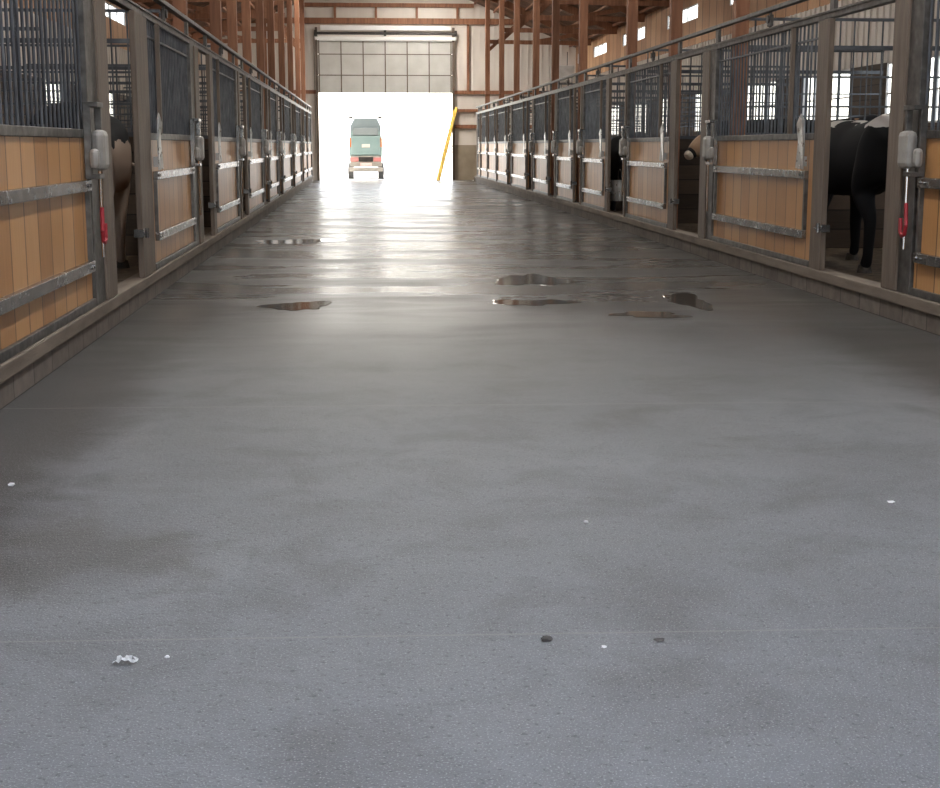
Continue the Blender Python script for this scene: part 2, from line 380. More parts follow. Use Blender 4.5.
# ------------------------------------------------------------------ timber frame of the barn
ORD = ['first', 'second', 'third', 'fourth', 'fifth', 'sixth', 'seventh', 'eighth', 'ninth', 'tenth', 'eleventh', 'twelfth', 'thirteenth', 'fourteenth', 'fifteenth']
CL = [15.3, 18.95, 21.3, 23.9, 27.0, 30.2, 34.0, 38.0, 42.2, 45.8]
CR = [14.37, 17.4, 20.28, 24.8, 28.4, 31.6, 35.6, 39.5, 44.0]
def column(x, y, side, i):
    bm = B(); w = .07
    box(bm, x - w, x + w, y - w, y + w, .1, roofz(x) - .02, .006)
    o = obj('timber_column', bm, M['timber'], origin=(x, y, .1))
    where = 'nearest the camera' if i == 0 else ORD[i] + ' from the camera'
    tag(o, 'tall red-brown timber column rising behind the %s stall row, %s' % (side, where), 'column', 'timber columns behind the %s stalls' % side)
for i, y in enumerate(CL): column(-1.90, y, 'left', i)
for i, y in enumerate(CR): column(3.82, y, 'right', i)
TY = [11.0, 14.37, 17.4, 20.7, 24.8, 28.4, 31.6, 35.6, 39.5, 44.0]
for i, y in enumerate(TY):
    t = thing('roof_truss', 'brown timber roof truss spanning the barn, %s from the camera' % ORD[i], 'truss', (RX, y + .15, 4.9), 'timber roof trusses')
    yy = y + .15
    for s in (-1, 1):
        xe = XOL + .1 if s < 0 else XOR - .1
        bm = B(); beam(bm, (RX, yy, RZ - .02), (xe, yy, roofz(xe) - .02), .06, .2); obj('rafter', bm, M['timber'], t)
        xc = -1.9 if s < 0 else 3.82
        for (xa, za, xb, zb) in ((xc, 4.0, xc + s * 1.2, roofz(xc + s * 1.2) - .1), (RX + s * 1.4, 5.75, RX + s * .7, RZ - .4), (xc + s * 1.4, 4.3, xc + s * 2.6, roofz(xc + s * 2.6) - .1)):
            bm = B(); beam(bm, (xa, yy, za), (xb, yy, zb), .045, .1); obj('brace', bm, M['timber'], t)
        bm = B(); beam(bm, (xc, yy, 4.3), (xe, yy, 4.26), .05, .12); obj('tie', bm, M['timber'], t)
    bm = B(); box(bm, -1.75, 3.65, yy - .03, yy + .03, 5.62, 5.78); obj('bottom_chord', bm, M['timber'], t)
i = 0
for s in (-1, 1):
    for q in range(10):
        x = RX + s * (.3 + q * .64)
        if x < XOL or x > XOR: continue
        bm = B(); z = roofz(x) + .045; box(bm, x - .03, x + .03, YN, YE - .14, z - .02, z + .04)
        o = obj('purlin', bm, M['timber'], origin=(x, (YN + YE) / 2, z))
        tag(o, 'long timber purlin under the roof boards, %s from the ridge on the %s slope' % (ORD[q], 'left' if s < 0 else 'right'), 'purlin', 'purlins under the roof')

# ------------------------------------------------------------------ stall fronts
def side_things(side):
    left = side == 'left'; X = XL if left else XR; s = 1 if left else -1     # s points into the aisle
    def W(w): return X + s * w
    # continuous members
    bm = B(); box(bm, W(-.12), W(.018), YN + .6, YS, .12, .20, .008)
    tag(obj('sill_beam', bm, M['sill'], origin=(X, 20, .12)), 'dusty timber sill lying on the %s block curb under the stall fronts' % side, 'beam', 'sill beams')
    bm = B(); box(bm, W(-.07), W(-.01), YN + .6, YS + .1, 2.125, 2.175, .004)
    box(bm, W(-.012), W(.004), YN + .6, YS + .1, 2.168, 2.182)
    tag(obj('head_rail', bm, M['darksteel'], origin=(X, 20, 2.12)), 'grey steel head rail along the top of the bars of the %s stalls' % side, 'rail', 'stall head rails')
    bm = B(); box(bm, W(-.06), W(.0), YN + .6, YS, 2.325, 2.36, .004)
    tag(obj('top_rail', bm, M['darksteel'], origin=(X, 20, 2.32)), 'thin grey upper rail running above the head rail of the %s stalls' % side, 'rail', 'stall top rails')
    if left:
        posts = [(8.51, 9.16, 1), (10.18, 10.94, 0), (13.57, 14.15, 1), (15.05, 15.55, 0), (18.34, 18.75, 1), (19.5, 19.9, 0), (22.8, 23.1, 1), (23.95, 24.25, 0), (26.71, 27.0, 1), (28.0, 28.33, 0), (31.8, 32.05, 1), (32.9, 33.1, 0), (36.7, 36.95, 1), (37.8, 38.03, 0), (40.6, 40.8, 0), (43.9, 44.2, 1)]
        panels = [(-1.5, 3.4), (3.6, 8.49), (10.96, 13.55), (15.57, 18.32), (19.92, 22.78), (24.27, 26.69), (28.35, 31.78), (33.12, 36.68), (38.05, 40.58), (40.82, 43.88)]
    else:
        posts = [(8.83, 9.3, 1), (10.42, 10.83, 0), (14.11, 14.63, 1), (15.62, 16.09, 0), (18.83, 19.0, 1), (19.99, 20.41, 0), (22.69, 22.95, 1), (23.35, 23.56, 0), (25.8, 26.05, 1), (26.6, 26.78, 0), (29.35, 29.6, 1), (30.25, 30.44, 0), (33.78, 34.0, 1), (34.3, 34.49, 0), (37.2, 37.4, 0), (39.95, 40.15, 0), (42.4, 42.6, 0), (43.95, 44.2, 1)]
        panels = [(-1.5, 3.9), (4.1, 8.81), (10.85, 14.09), (16.11, 18.81), (20.43, 22.67), (23.58, 25.78), (26.8, 29.33), (30.46, 33.76), (34.51, 37.18), (37.42, 39.93), (40.17, 42.38), (42.62, 43.93)]
    kj = 1.02 if left else 1.012       # the near posts of the right row stand a little closer
    near = [a for a, b_, j in posts if j]
    panels = [(a * 1.02, b_ * (kj if any(abs(q - b_) < .06 for q in near) else 1.02)) for a, b_ in panels]
    posts = [(a * (kj if j else 1.02) + (0 if j else .1), b_ * (kj if j else 1.02), j) for a, b_, j in posts]
    for i, (a, b_, jamb) in enumerate(posts):
        t = thing('stall_post', 'weathered grey-brown post between the %s stall fronts, %s visible from the camera' % (side, ORD[i] if i < 15 else 'farthest' if i == len(posts) - 1 else 'last but %s' % ['', 'one', 'two', 'three'][len(posts) - 1 - i]), 'post', (X, (a + b_) / 2, .2), 'posts of the %s stall row' % side)
        w = b_ - a; m = a + w * (.45 if jamb else .55)
        dp = -.10 if jamb else -.03
        bm = B(); box(bm, W(dp), W(.012), *((m, b_) if jamb else (a, m)), .202, 2.12, .006); obj('post', bm, M['greypost'], t)
        bm = B(); box(bm, W(-.05), W(-.02), a + .02, min(b_, a + .12), 2.184, 2.32); obj('rail_stub', bm, M['darksteel'], t)
        bm = B(); box(bm, W(max(dp, -.07)), W(-.002), *((a, m) if jamb else (m, b_)), .202, 2.12, .004); obj('jamb', bm, M['darksteel'] if jamb else M['greypost'], t)
        if not jamb and not any(abs(pb - a) < .15 for pa, pb in panels):
            bm = B(); yl = a - .005; box(bm, W(-.05), W(.02), a - .03, a, .50, .56, .004); tube(bm, (W(.03), a - .07, .53), (W(.03), a + .10, .53), .012, 8); tube(bm, (W(.045), a - .02, .50), (W(.045), a - .02, .57), .014, 8)
            obj('latch', bm, M['strap'], t)
    for i, (a, b_) in enumerate(panels):
        lab = {0: 'beside the camera', 1: 'nearest in view'}.get(i, ORD[i - 1] + ' in view')
        if i == len(panels) - 1: lab = 'farthest of all'
        t = thing('stall_barrier', 'pine board stall panel with steel straps and upright bars, %s side, %s' % (side, lab), 'stall barrier', (X, (a + b_) / 2, .2), 'stall fronts along the %s side' % side)
        big = (b_ - a) > 4
        bm = B(); box(bm, W(-.06), W(-.022), a, b_, .245, 1.21); obj('board_panel', bm, M['boards'], t)
        bm = B(); box(bm, W(-.07), W(.0), a, b_, .202, .25, .004); obj('kick_rail', bm, M['darksteel'], t)
        for z0, z1 in ((.42, .485), (.90, .965)):
            bm = B(); e0 = a + .14; e1 = b_ - .06
            box(bm, W(-.022), W(.016), e0, e1, z0, z1, .004)
            for yy in (e0 + .05, e0 + .12, e1 - .05, e1 - .12): tube(bm, (W(.012), yy, (z0 + z1) / 2), (W(.024), yy, (z0 + z1) / 2), .011, 8)
            obj('strap', bm, M['strap'], t)
        for yy in (a + .16, b_ - .08):
            bm = B(); box(bm, W(-.022), W(.006), yy - .018, yy + .018, .487, .898); obj('door_edge', bm, M['darksteel'], t)
        bm = B(); box(bm, W(-.07), W(-.005), a, b_, 1.212, 1.262, .004); obj('panel_rail', bm, M['darksteel'], t)
        bm = B(); n = int((b_ - a) / .105)
        for j in range(n + 1):
            yy = a + .02 + (b_ - a - .04) * j / n; tube(bm, (W(-.035), yy, 1.262), (W(-.035), yy, 2.125), .0085, 6)
        if i >= 2: box(bm, W(-.05), W(-.02), a, b_, 1.99, 2.005)
        obj('grille', bm, M['barsteel'], t)
        ty = a + (b_ - a) * .2
        bm = B(); box(bm, W(-.02), W(.012), ty - .022, ty + .022, 1.262, 2.125); obj('hanger_upright', bm, M['greypost'], t)
        # scuffed steel plate at the near end
        bm = B()
        c0 = [(-.085, .975), (.075, .985), (.07, 1.2), (.09, 1.34), (.02, 1.42), (-.06, 1.37), (-.09, 1.2)]
        f = [bm.verts.new((W(.022), a + .22 + p[0], p[1])) for p in c0]; g = [bm.verts.new((W(.03 + .012 * (k_ % 2)), a + .22 + p[0], p[1])) for k_, p in enumerate(c0)]
        bm.faces.new(f); bm.faces.new(g[::-1])
        for k_ in range(7): bm.faces.new((f[k_], f[(k_ + 1) % 7], g[(k_ + 1) % 7], g[k_]))
        box(bm, W(-.02), W(.022), a + .19, a + .25, 1.0, 1.08); obj('steel_plate', bm, M['galv'], t)
        # latch bracket at the far end, beside the opening
        if i >= 1 and any(pj == 0 and 0 < pa - b_ < 2 for pa, pb, pj in posts) and any(pj == 1 and abs(pa - b_) < .06 for pa, pb, pj in posts):
            L_ = b_ - .10
            bm = B()
            box(bm, W(-.01), W(.035), L_ - .02, L_ + .01, .97, 1.42, .004); box(bm, W(.02), W(.08), L_ - .02, L_ + .17, 1.39, 1.42, .004); box(bm, W(.02), W(.075), L_ - .02, L_ + .14, .97, 1.0, .004)
            box(bm, W(.03), W(.07), L_ + .13, L_ + .16, 1.25, 1.40, .004)
            br = obj('latch_bracket', bm, M['darksteel'] if i == 1 else M['strap'], t)
            bm = B(); box(bm, W(.02), W(.10), L_ + .03, L_ + .21, 1.02, 1.26, .035); box(bm, W(.03), W(.085), L_ - .09, L_ - .02, 1.03, 1.15, .025)
            obj('latch_cover', bm, M['cover'], t, smooth=False)
            bm = B(); tube(bm, (W(.05), L_ + .12, .50), (W(.05), L_ + .12, 1.02), .010, 8); rod = obj('latch_rod', bm, M['chrome'], t)
            if i == 1:
                bm = B()
                pts = [(L_ + .085, .80), (L_ + .08, .72), (L_ + .07, .66), (L_ + .09, .60), (L_ + .13, .585), (L_ + .165, .61), (L_ + .17, .70)]
                for p, q in zip(pts, pts[1:]): tube(bm, (W(.06), p[0], p[1]), (W(.06), q[0], q[1]), .013, 8)
                h_ = obj('hook_strap', bm, M['red'], t); h_['label'] = 'red rubber strap'
    # partitions between the stalls
    ys = [b_ + .22 for (a, b_) in panels[1:-1]]
    xo = XOL + .02 if left else XOR - .02; xi = W(-.30)
    for i, y in enumerate(ys):
        t = thing('stall_partition', 'dark planked partition with barred top inside the %s row, %s from the camera' % (side, ORD[i]), 'partition', ((xi + xo) / 2, y, .1), 'partitions inside the %s stall row' % side)
        bm = B(); box(bm, xi, xo, y - .03, y + .03, .1, 1.25); obj('plank_panel', bm, M['planks'], t)
        bm = B(); n = 22
        for z in (1.25, 1.55, 1.85, 2.13): box(bm, xi, xo, y - .02, y + .02, z, z + (.045 if z in (1.25, 2.13) else .02))
        for j in range(n + 1): xx = xi + (xo - xi) * (j + .0) / n * .998 + .002 * s; tube(bm, (xx, y, 1.29), (xx, y, 2.44), .009, 5)
        box(bm, xi, xo, y - .015, y + .015, 2.42, 2.45)
        obj('grille', bm, M['barsteel'], t)
    # door rollers hung between the two rails
    for i, (a, b_) in enumerate(panels[1:]):
        yy = a + (b_ - a) * .45
        bm = B(); box(bm, W(-.05), W(-.02), yy - .05, yy + .05, 2.20, 2.30, .006); tube(bm, (W(-.055), yy, 2.26), (W(-.005), yy, 2.26), .035, 12); box(bm, W(-.045), W(-.025), yy - .015, yy + .015, 2.29, 2.325); box(bm, W(-.045), W(-.025), yy - .015, yy + .015, 2.175, 2.2)
        o = obj('door_roller', bm, M['darksteel'], origin=(X, yy, 2.18))
        tag(o, 'small steel roller between head rail and top rail, %s on the %s row' % (ORD[i], side), 'roller', 'rollers between the %s rails' % side)
    return panels
side_things('left'); side_things('right')

# ------------------------------------------------------------------ vehicle in the doorway
vx, vy = .06, 49.6
t = thing('utility_vehicle', 'compact teal vehicle with red tail lamps seen from behind, parked in the bright doorway', 'vehicle', (vx, vy + 1.2, 0))
def loft(bm, secs):
    """secs: (y, half width bottom, half width top, z0, z1) cross sections joined into a shell"""
    rings = []
    for (y, wb, wt, z0, z1) in secs:
        r = .12 * min(1, (z1 - z0))
        pts = [(-wb, z0), (wb, z0), (wb, z0 + (z1 - z0) * .5), (wt, z1 - r), (wt - r, z1), (-wt + r, z1), (-wt, z1 - r), (-wb, z0 + (z1 - z0) * .5)]
        rings.append([bm.verts.new((vx + p[0], y, p[1])) for p in pts])
    n = 8
    for a, b_ in zip(rings, rings[1:]):
        for i in range(n): bm.faces.new((a[i], a[(i + 1) % n], b_[(i + 1) % n], b_[i]))
    bm.faces.new(rings[0][::-1]); bm.faces.new(rings[-1])
bm = B(); loft(bm, [(vy + .06, .56, .50, .80, 1.72), (vy + .5, .58, .52, .78, 1.75), (vy + 1.9, .58, .52, .78, 1.75), (vy + 2.6, .54, .46, .78, 1.3)]); obj('body', bm, M['teal'], t)
bm = B(); loft(bm, [(vy + .09, .53, .42, 1.52, 2.08), (vy + .5, .54, .44, 1.52, 2.12), (vy + 1.6, .54, .44, 1.52, 2.10), (vy + 1.95, .50, .38, 1.52, 2.0)]); obj('roof', bm, M['tealgrey'], t)
bm = B(); box(bm, vx - .44, vx + .44, vy + .02, vy + .08, 1.50, 1.76, .02); obj('rear_window', bm, M['carglass'], t)
bm = B(); box(bm, vx - .50, vx + .50, vy, vy + .06, .84, 1.47, .02); obj('tailgate', bm, M['teal'], t)
bm = B(); box(bm, vx - .14, vx + .14, vy - .02, vy, 1.08, 1.20, .008); obj('badge', bm, M['plate'], t)
for s in (-1, 1):
    bm = B(); box(bm, vx + s * .50, vx + s * .57, vy + .02, vy + .08, 1.1, 1.42, .01); obj('marker_lamp', bm, M['amber'], t)
    bm = B(); box(bm, vx + s * .26, vx + s * .56, vy - .01, vy + .06, .60, .74, .015); obj('tail_lamp', bm, M['taillight'], t)
    bm = B(); tube(bm, (vx + s * .36, vy + .3, 2.06), (vx + s * .56, vy + .3, 2.13), .02, 8); box(bm, vx + s * .44, vx + s * .58, vy + .25, vy + .33, 2.09, 2.16, .01); obj('roof_lamp', bm, M['darkmetal'], t)
    for yy in (vy + .28, vy + 2.2):
        bm = B(); tube(bm, (vx + s * .44, yy, .27), (vx + s * .62, yy, .27), .27, 20); w_ = obj('wheel', bm, M['tyre'], t)
        bm = B(); tube(bm, (vx + s * .60, yy, .27), (vx + s * .63, yy, .27), .14, 16); obj('hub', bm, M['cream'], w_)
bm = B(); box(bm, vx - .55, vx + .55, vy + .02, vy + 2.4, .42, .80, .02); obj('lower_body', bm, M['cream'], t)
bm = B(); box(bm, vx - .25, vx + .25, vy - .005, vy + .05, .60, .76, .01); obj('grab_panel', bm, M['darkmetal'], t)
bm = B(); box(bm, vx - .20, vx + .20, vy - .02, vy + .02, .44, .56, .008); obj('number_plate', bm, M['pinkplate'], t)
bm = B(); box(bm, vx - .58, vx + .58, vy - .08, vy + .04, .26, .40, .02); obj('bumper', bm, M['cream'], t)

# yellow pole and grey box at the end wall
bm = B(); beam(bm, (2.42, 46.6, 0.02), (3.10, 47.82, 2.40), .11, .06)
tag(obj('yellow_pole', bm, M['yellow'], origin=(2.42, 46.6, 0)), 'long yellow pole leaning against the right edge of the big doorway', 'pole')
bm = B(); box(bm, 6.2, 6.95, 46.9, 47.5, 3.2, 3.75, .02); o = thing('heater_box', 'grey sheet metal unit heater hung high in the far right corner', 'heater', (6.6, 47.2, 3.2)); obj('housing', bm, M['greybox'], o)
bm = B(); tube(bm, (6.4, 47.2, 3.75), (6.4, 47.2, 4.33), .015, 6); tube(bm, (6.75, 47.2, 3.75), (6.75, 47.2, 4.2), .015, 6); obj('hanger', bm, M['darkmetal'], o)

# low fence far away beyond the yard
bm = B()
for xx in range(0, 34, 2): box(bm, 2 + xx, 2.1 + xx, 150, 150.1, 0, 1.1)
for z in (.4, .7, 1.0): box(bm, 2, 34.1, 149.96, 150, z, z + .08)
tag(obj('yard_fence', bm, M['doorpanel'], origin=(18, 150, 0)), 'pale rail fence far off across the sunlit yard', 'fence')

# ------------------------------------------------------------------ puddles and scraps on the floor
def puddle(cx, cy, rx, ry, label, seed):
    rnd = random.Random(seed); bm = B(); n = 40; ph = [rnd.uniform(0, 6.28) for _ in range(5)]
    ring = []
    for i in range(n):
        a = 2 * math.pi * i / n
        k_ = 1 + .22 * math.sin(2 * a + ph[0]) + .16 * math.sin(3 * a + ph[1]) + .12 * math.sin(5 * a + ph[2]) + .08 * math.sin(8 * a + ph[3])
        ring.append((cx + rx * k_ * math.cos(a), cy + ry * k_ * math.sin(a)))
    top = [bm.verts.new((p[0], p[1], .003)) for p in ring]; bot = [bm.verts.new((cx + (p[0] - cx) * 1.02, cy + (p[1] - cy) * 1.02, .0005)) for p in ring]
    bm.faces.new(top)
    for i in range(n): bm.faces.new((top[i], bot[i], bot[(i + 1) % n], top[(i + 1) % n]))
    tag(obj('puddle', bm, M['puddle'], origin=(cx, cy, 0)), label, 'puddle', 'puddles on the wet aisle floor')
puddle(-.50, 10.35, .20, .30, 'small brown puddle left of centre on the wet aisle floor', 1)
puddle(-.85, 17.4, .50, .40, 'long thin bright puddle near the left curb, farthest of the puddles', 2)
puddle(1.45, 12.2, .26, .60, 'broken puddle mirroring the right stalls, right of centre on the floor', 3)
puddle(1.25, 10.45, .26, .22, 'narrow puddle just in front of the broken one, right of centre', 4)
puddle(1.97, 9.62, .26, .16, 'flat dark oval puddle, nearest the camera on the right', 5)
puddle(2.45, 10.5, .16, .45, 'dark damp puddle closest to the right curb', 6)
def pebble(name, x, y, r, mat, label, cat, seed, group=None, flat=.5):
    rnd = random.Random(seed); bm = B(); bmesh.ops.create_icosphere(bm, subdivisions=2, radius=r)
    for v in bm.verts: v.co *= rnd.uniform(.7, 1.25); v.co.z *= flat
    zmin = min(v.co.z for v in bm.verts); bm.transform(Matrix.Translation((x, y, -zmin)))
    tag(obj(name, bm, mat, origin=(x, y, 0)), label, cat, group)
def scrap():
    rnd = random.Random(3); bm = B(); nx, ny = 8, 4; g = []
    for i in range(nx + 1):
        g.append([bm.verts.new((-.56 + (i / nx - .5) * .055, 3.1 + (j / ny - .5) * .03 + rnd.uniform(-.005, .005), .006 + rnd.uniform(0, .010) * (1 if 0 < i < nx else .3))) for j in range(ny + 1)])
    for i in range(nx):
        for j in range(ny):
            if rnd.random() > .12: bm.faces.new((g[i][j], g[i + 1][j], g[i + 1][j + 1], g[i][j + 1]))
    r = bmesh.ops.solidify(bm, geom=list(bm.faces), thickness=.0025)
    tag(obj('paper_scrap', bm, M['white'], origin=(-.56, 3.1, 0)), 'crumpled white paper scrap on the grey floor at lower left', 'scrap')
scrap()
pebble('dirt_clod', .42, 3.18, .014, M['grit'], 'small black lump of dirt in the middle of the foreground floor', 'dirt', 1, flat=.35)
pebble('dirt_clod', .69, 3.16, .013, M['grit'], 'flat dark smear of dirt to the right of the black lump', 'dirt', 8, flat=.15)
pebble('white_pebble', .68, 4.22, .008, M['white'], 'tiny white pebble on bare floor right of centre', 'pebble', 2)
pebble('white_pebble', 1.73, 4.40, .013, M['white'], 'tiny flat white pebble at the far right of the foreground', 'pebble', 4, flat=.25)
pebble('white_pebble', .55, 3.12, .006, M['white'], 'tiny white pebble beside the black lump of dirt', 'pebble', 5)
pebble('white_pebble', -.47, 3.13, .006, M['white'], 'tiny white pebble just right of the paper scrap', 'pebble', 6)
pebble('white_pebble', -1.24, 4.45 + .4, .013, M['white'], 'small pale pebble on the dark floor by the left curb', 'pebble', 7)

# ------------------------------------------------------------------ cattle
def hide(name, dark, light, scale=1.3, thr=.5, belly=None):
    """two-tone coat with hard-edged patches; 'belly' = colour below a wavy line"""
    m, nt, b = new_mat(name)
    tc = N(nt, 'ShaderNodeTexCoord'); n = N(nt, 'ShaderNodeTexNoise', Scale=3.5 if belly else scale, Detail=3); L(nt, tc, 'Object', n, 'Vector')
    r = N(nt, 'ShaderNodeValToRGB'); r.color_ramp.interpolation = 'CONSTANT'
    r.color_ramp.elements[0].color = (*dark, 1); r.color_ramp.elements[1].color = (*light, 1); r.color_ramp.elements[1].position = thr
    L(nt, n, 'Fac', r, 0); out = r.outputs[0]
    if belly:
        z, c = belly; sp = N(nt, 'ShaderNodeSeparateXYZ'); L(nt, tc, 'Object', sp, 0)
        ad = N(nt, 'ShaderNodeMath', operation='MULTIPLY_ADD'); ad.inputs[1].default_value = .35; L(nt, n, 'Fac', ad, 0); L(nt, sp, 2, ad, 2)
        if z > 0:
            cp = N(nt, 'ShaderNodeMath', operation='LESS_THAN'); cp.inputs[1].default_value = z + .17
        else:
            cp = N(nt, 'ShaderNodeMath', operation='GREATER_THAN'); cp.inputs[1].default_value = -z + .17
        L(nt, ad, 0, cp, 0)
        mx = N(nt, 'ShaderNodeMix', data_type='RGBA'); L(nt, cp, 0, mx, 0); nt.links.new(out, mx.inputs[6]); mx.inputs[7].default_value = (*c, 1); out = mx.outputs[2]
    nt.links.new(out, b.inputs['Base Color']); b.inputs['Roughness'].default_value = .8; b.inputs['Specular IOR Level'].default_value = .2
    return m
M['tanface'] = mat_noise('tan face', [(.3, (.26, .155, .09)), (.6, (.36, .235, .15))], (1, 1, 1), 6, .8)
M['pinknose'] = mat_noise('nose', [(.4, (.35, .22, .18)), (.6, (.45, .3, .25))], (1, 1, 1), 20, .4)
M['hoof'] = mat_noise('hoof', [(.4, (.05, .04, .03)), (.6, (.09, .07, .055))], (1, 1, 1), 20, .6)
M['eye'] = mat_noise('eye', [(.4, (.01, .008, .006)), (.6, (.02, .015, .01))], (1, 1, 1), 5, .1)
def skin(name, verts, edges, mat, parent, sub=2):
    me = bpy.data.meshes.new(name); me.from_pydata([v[:3] for v in verts], edges, [])
    o = bpy.data.objects.new(name + '_tmp', me); COL.objects.link(o)
    md = o.modifiers.new('s', 'SKIN'); sv = me.skin_vertices[0].data if len(me.skin_vertices) else None
    if sv is None:
        bmx = bmesh.new(); bmx.from_mesh(me); bmx.verts.layers.skin.verify(); bmx.to_mesh(me); bmx.free(); sv = me.skin_vertices[0].data
    for i, v in enumerate(verts):
        sv[i].radius = (v[3], v[4] if len(v) > 4 else v[3]); sv[i].use_root = (i == 0)
    ms = o.modifiers.new('d', 'SUBSURF'); ms.levels = sub; ms.render_levels = sub
    dg = bpy.context.evaluated_depsgraph_get(); dg.update()
    m2 = bpy.data.meshes.new_from_object(o.evaluated_get(dg)); m2.name = name
    bpy.data.objects.remove(o)
    for p in m2.polygons: p.use_smooth = True
    m2.materials.clear(); m2.materials.append(mat)
    r = bpy.data.objects.new(name, m2); COL.objects.link(r); r.parent = parent
    return r
def cow(loc, rot, label, coat, headpose=(0, 0), face=None, scale=1.0):
    t = thing('cow', label, 'cow', loc, None); t.rotation_euler = (0, 0, rot); t.scale = (scale,) * 3
    hx, hz = headpose      # sideways swing of the head, lift of the head
    V = [(-.55, 0, 1.08, .34, .36), (-.90, 0, 1.13, .27, .28), (-.1, 0, 1.02, .38, .40), (.38, 0, 1.03, .36, .39), (.72, 0, 1.10, .26, .32),
         (1.0, hx * .25, 1.22 + hz * .3, .16, .22), (1.22, hx * .6, 1.30 + hz * .7, .12, .16)]
    V.append((-1.10, 0, 1.15, .15, .17)); E_ = [(0, 1), (0, 2), (2, 3), (3, 4), (4, 5), (5, 6), (1, 7)]
    for s in (-1, 1):
        b0 = len(V)
        V += [(-.78, s * .20, .92, .19, .17), (-.66, s * .22, .72, .13, .12), (-.86, s * .20, .50, .07, .06), (-.84, s * .20, .16, .048), (-.78, s * .20, .05, .06)]
        E_ += [(1, b0), (b0, b0 + 1), (b0 + 1, b0 + 2), (b0 + 2, b0 + 3), (b0 + 3, b0 + 4)]
        b0 = len(V)
        V += [(.55, s * .20, .82, .13, .12), (.58, s * .19, .60, .085, .08), (.60, s * .18, .40, .062), (.58, s * .18, .14, .045), (.63, s * .18, .05, .058)]
        E_ += [(3, b0), (b0, b0 + 1), (b0 + 1, b0 + 2), (b0 + 2, b0 + 3), (b0 + 3, b0 + 4)]
    # head chain: poll, brow, bridge, muzzle, turned by the head swing
    px, py, pz = V[6][:3]; d = Vector((.8, hx * 1.6, -.55 + hz * .1)).normalized()
    base = len(V)
    for k_, (dist, ra, rb) in enumerate(((.13, .125, .13), (.30, .095, .11), (.44, .085, .085), (.50, .08, .07))):
        V.append((px + d.x * dist, py + d.y * dist, pz + d.z * dist, ra, rb)); E_.append((6 if k_ == 0 else base + k_ - 1, base + k_))
    skin('body', V, E_, coat, t)
    head = Vector((px, py, pz)); side = Vector((-d.y, d.x, 0)).normalized(); up = d.cross(side) * -1
    if up.z < 0: up = -up
    for s in (-1, 1):
        p0 = head + side * s * .12 + up * .07
        e_ = skin('ear', [(*p0, .03), (*(p0 + side * s * .09 + up * .01), .05, .02), (*(p0 + side * s * .17 - up * .02), .02, .01)], [(0, 1), (1, 2)], coat, t, 1)
        bm = B(); pe = head + d * .17 + side * s * .118 + up * .05; bmesh.ops.create_uvsphere(bm, u_segments=10, v_segments=8, radius=.022, matrix=Matrix.Translation(pe))
        me = bpy.data.meshes.new('eye'); bm.to_mesh(me); bm.free(); me.materials.append(M['eye']); e = bpy.data.objects.new('eye', me); COL.objects.link(e); e.parent = t
        for (x, y) in ((-.77, .20), (.65, .18)):
            bm = B(); tube(bm, (x, s * y, 0), (x, s * y, .075), .072, 12, .055); me = bpy.data.meshes.new('hoof'); bm.to_mesh(me); bm.free(); me.materials.append(M['hoof']); e = bpy.data.objects.new('hoof', me); COL.objects.link(e); e.parent = t
    pm = head + d * .52
    if face: skin('face', [(*(head + d * .16), .145, .14), (*(head + d * .30), .122, .132), (*(head + d * .50), .095, .092)], [(0, 1), (1, 2)], M['tanface'], t, 2)
    skin('muzzle', [(*(head + d * .46), .082, .075), (*pm, .078, .065), (*(head + d * .555), .05, .045)], [(0, 1), (1, 2)], face or M['pinknose'], t, 2)
    skin('tail', [(-1.12, 0, 1.28, .035), (-1.19, 0, 1.1, .024), (-1.2, 0, .8, .02), (-1.2, .01, .6, .035), (-1.19, .01, .42, .015)], [(0, 1), (1, 2), (2, 3), (3, 4)], coat, t, 1)
    return t
BLK = (.010, .010, .011)
c1 = hide('black coat white back', BLK, BLK, belly=(-1.37, (.50, .47, .44)))
c2 = hide('black over taupe coat', BLK, BLK, belly=(1.15, (.46, .36, .28)))
c3 = hide('black coat tan head', BLK, (.30, .17, .09), thr=.62)
c4 = hide('all black coat', BLK, (.02, .018, .017))
tanf = mat_noise('pale tan muzzle', [(.3, (.55, .45, .36)), (.6, (.68, .58, .48))], (1, 1, 1), 8, .6)
cow((4.42, 12.35, .1), R(90), 'black cow with a whitish back filling the open bay at the right edge', c1, (0, -1.0), scale=.92)
cow((-2.3, 11.95, .1), R(92), 'black-backed cow with taupe flank and legs in the open bay on the left', c2, (0, -.6), scale=.96)
cow((5.66, 17.75, .1), R(184), 'dark cow with pale muzzle facing the aisle at the second open bay, right side', c3, (.1, -.1), face=tanf)
cow((4.08, 21.62, .1), R(90), 'all black cow standing behind the third open bay on the right', c4, (0, -.3), scale=.87)

# grey pail hung in the third bay
bm = B(); t = thing('steel_pail', 'shiny grey pail hanging low in the third open bay, right side', 'pail', (3.748, 20.62, .36))
tube(bm, (3.748, 20.62, .36), (3.748, 20.62, .66), .13, 20, .16); obj('pail_body', bm, M['galv'], t)
bm = B(); 
for i in range(10):
    a = math.pi * i / 10; b_ = math.pi * (i + 1) / 10
    tube(bm, (3.748, 20.62 + .16 * math.cos(a), .66 + .16 * math.sin(a)), (3.748, 20.62 + .16 * math.cos(b_), .66 + .16 * math.sin(b_)), .005, 5)
obj('bail', bm, M['darksteel'], t)

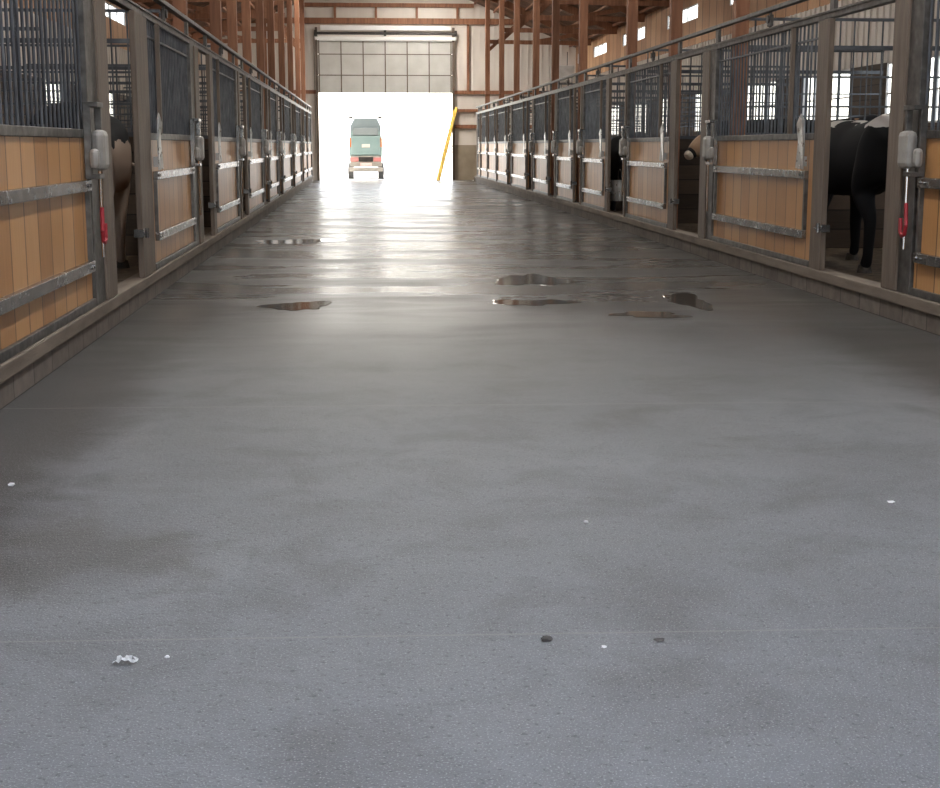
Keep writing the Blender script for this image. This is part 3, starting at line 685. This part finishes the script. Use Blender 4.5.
# ------------------------------------------------------------------ light
def emit(name, col, st):
    m, nt, b = new_mat(name); b.inputs['Base Color'].default_value = (.8, .8, .8, 1)
    b.inputs['Emission Color'].default_value = (*col, 1); b.inputs['Emission Strength'].default_value = st; return m
M['fillN'] = emit('cool lit diffuser', (1, .98, .95), 80)
M['fillM'] = emit('dim lit diffuser', (1, .96, .90), 34); M['fillE'] = emit('bright lit diffuser', (1, .95, .87), 115); M['fillS'] = emit('faint lit diffuser', (1, .93, .84), 5)
def fill_lamp(x, y, z, row, i, mat):  # added fill lights above the view, only there to brighten the interior
    t = thing('fill_light', 'unseen fill light added in the %s row under the roof, %s from the camera' % (row, ORD[i]), 'fill_lamp', (x, y, z), 'added fill lights under the roof')
    bm = B(); box(bm, x - .2, x + .2, y - .75, y + .75, z + .02, z + .12, .01); obj('housing', bm, M['doorwhite'], t)
    bm = B(); box(bm, x - .17, x + .17, y - .72, y + .72, z - .01, z + .02); obj('fill_panel', bm, mat, t)
    for q in (-.5, .5):
        bm = B(); tube(bm, (x, y + q, z + .12), (x, y + q, roofz(x) + .1), .006, 6); obj('hanger', bm, M['darkmetal'], t)
M['fillB'] = emit('bluish lit diffuser', (.74, .87, 1.12), 170)  # added blue fill, stands in for sky light from behind the camera
for i, y in enumerate((.3, 4.5, 8.5)): fill_lamp(.87, y, 6.1, 'near ridge', i, M['fillN'] if i else M['fillB'])
for i, y in enumerate((13.2, 19, 23, 30, 34, 38)):
    fill_lamp(-.9, y, 5.7, 'ridge left', i, M['fillM']); fill_lamp(2.6, y, 5.7, 'ridge right', i, M['fillM'])
for i, y in enumerate((41.2, 43, 45.4)): fill_lamp((-.5, .87, 2.2)[i], y, 6.1, 'far ridge', i, M['fillE'])  # added fill that brightens the end wall
for i, y in enumerate((3, 9.6, 16, 23, 30)):
    fill_lamp(-3.6, y, 4.6, 'left eaves', i, M['fillS']); fill_lamp(5.3, y, 4.6, 'right eaves', i, M['fillS'])
w = bpy.data.worlds.new('sky'); SC.world = w; w.use_nodes = True; nt = w.node_tree; bg = nt.nodes['Background']
sky = N(nt, 'ShaderNodeTexSky'); sky.sky_type = 'NISHITA'; sky.sun_disc = False; sky.sun_elevation = R(48); sky.sun_rotation = R(-12); sky.dust_density = 1.5; sky.air_density = 1
hs = N(nt, 'ShaderNodeHueSaturation', Saturation=.4, Value=1.2); L(nt, sky, 0, hs, 'Color'); L(nt, hs, 0, bg, 'Color'); bg.inputs['Strength'].default_value = .5
sl = bpy.data.lights.new('sun', 'SUN'); sl.energy = 9; sl.angle = R(.6); sl.color = (1, .95, .86)
so = bpy.data.objects.new('sun', sl); COL.objects.link(so)
dirv = Vector((-.25, 1.0, 1.15)).normalized()       # towards the sun: beyond the far door, a little left
so.rotation_euler = dirv.to_track_quat('Z', 'Y').to_euler()

# ------------------------------------------------------------------ camera
f = 1400; p = math.atan(249 / f); psi = math.atan(106 * math.cos(p) / f)
cam = bpy.data.cameras.new('camera'); cam.sensor_width = 36; cam.lens = 36 * f / 940; cam.clip_end = 500; cam.clip_start = .05
co = bpy.data.objects.new('camera', cam); COL.objects.link(co); co.location = (0, 0, 1.17)
co.rotation_euler = (math.pi / 2 - p, 0, -psi); SC.camera = co
SC.view_settings.view_transform = 'Standard'; SC.view_settings.look = 'None'; SC.view_settings.gamma = 1; SC.view_settings.use_curve_mapping = False
SC.view_settings.exposure = 0.2
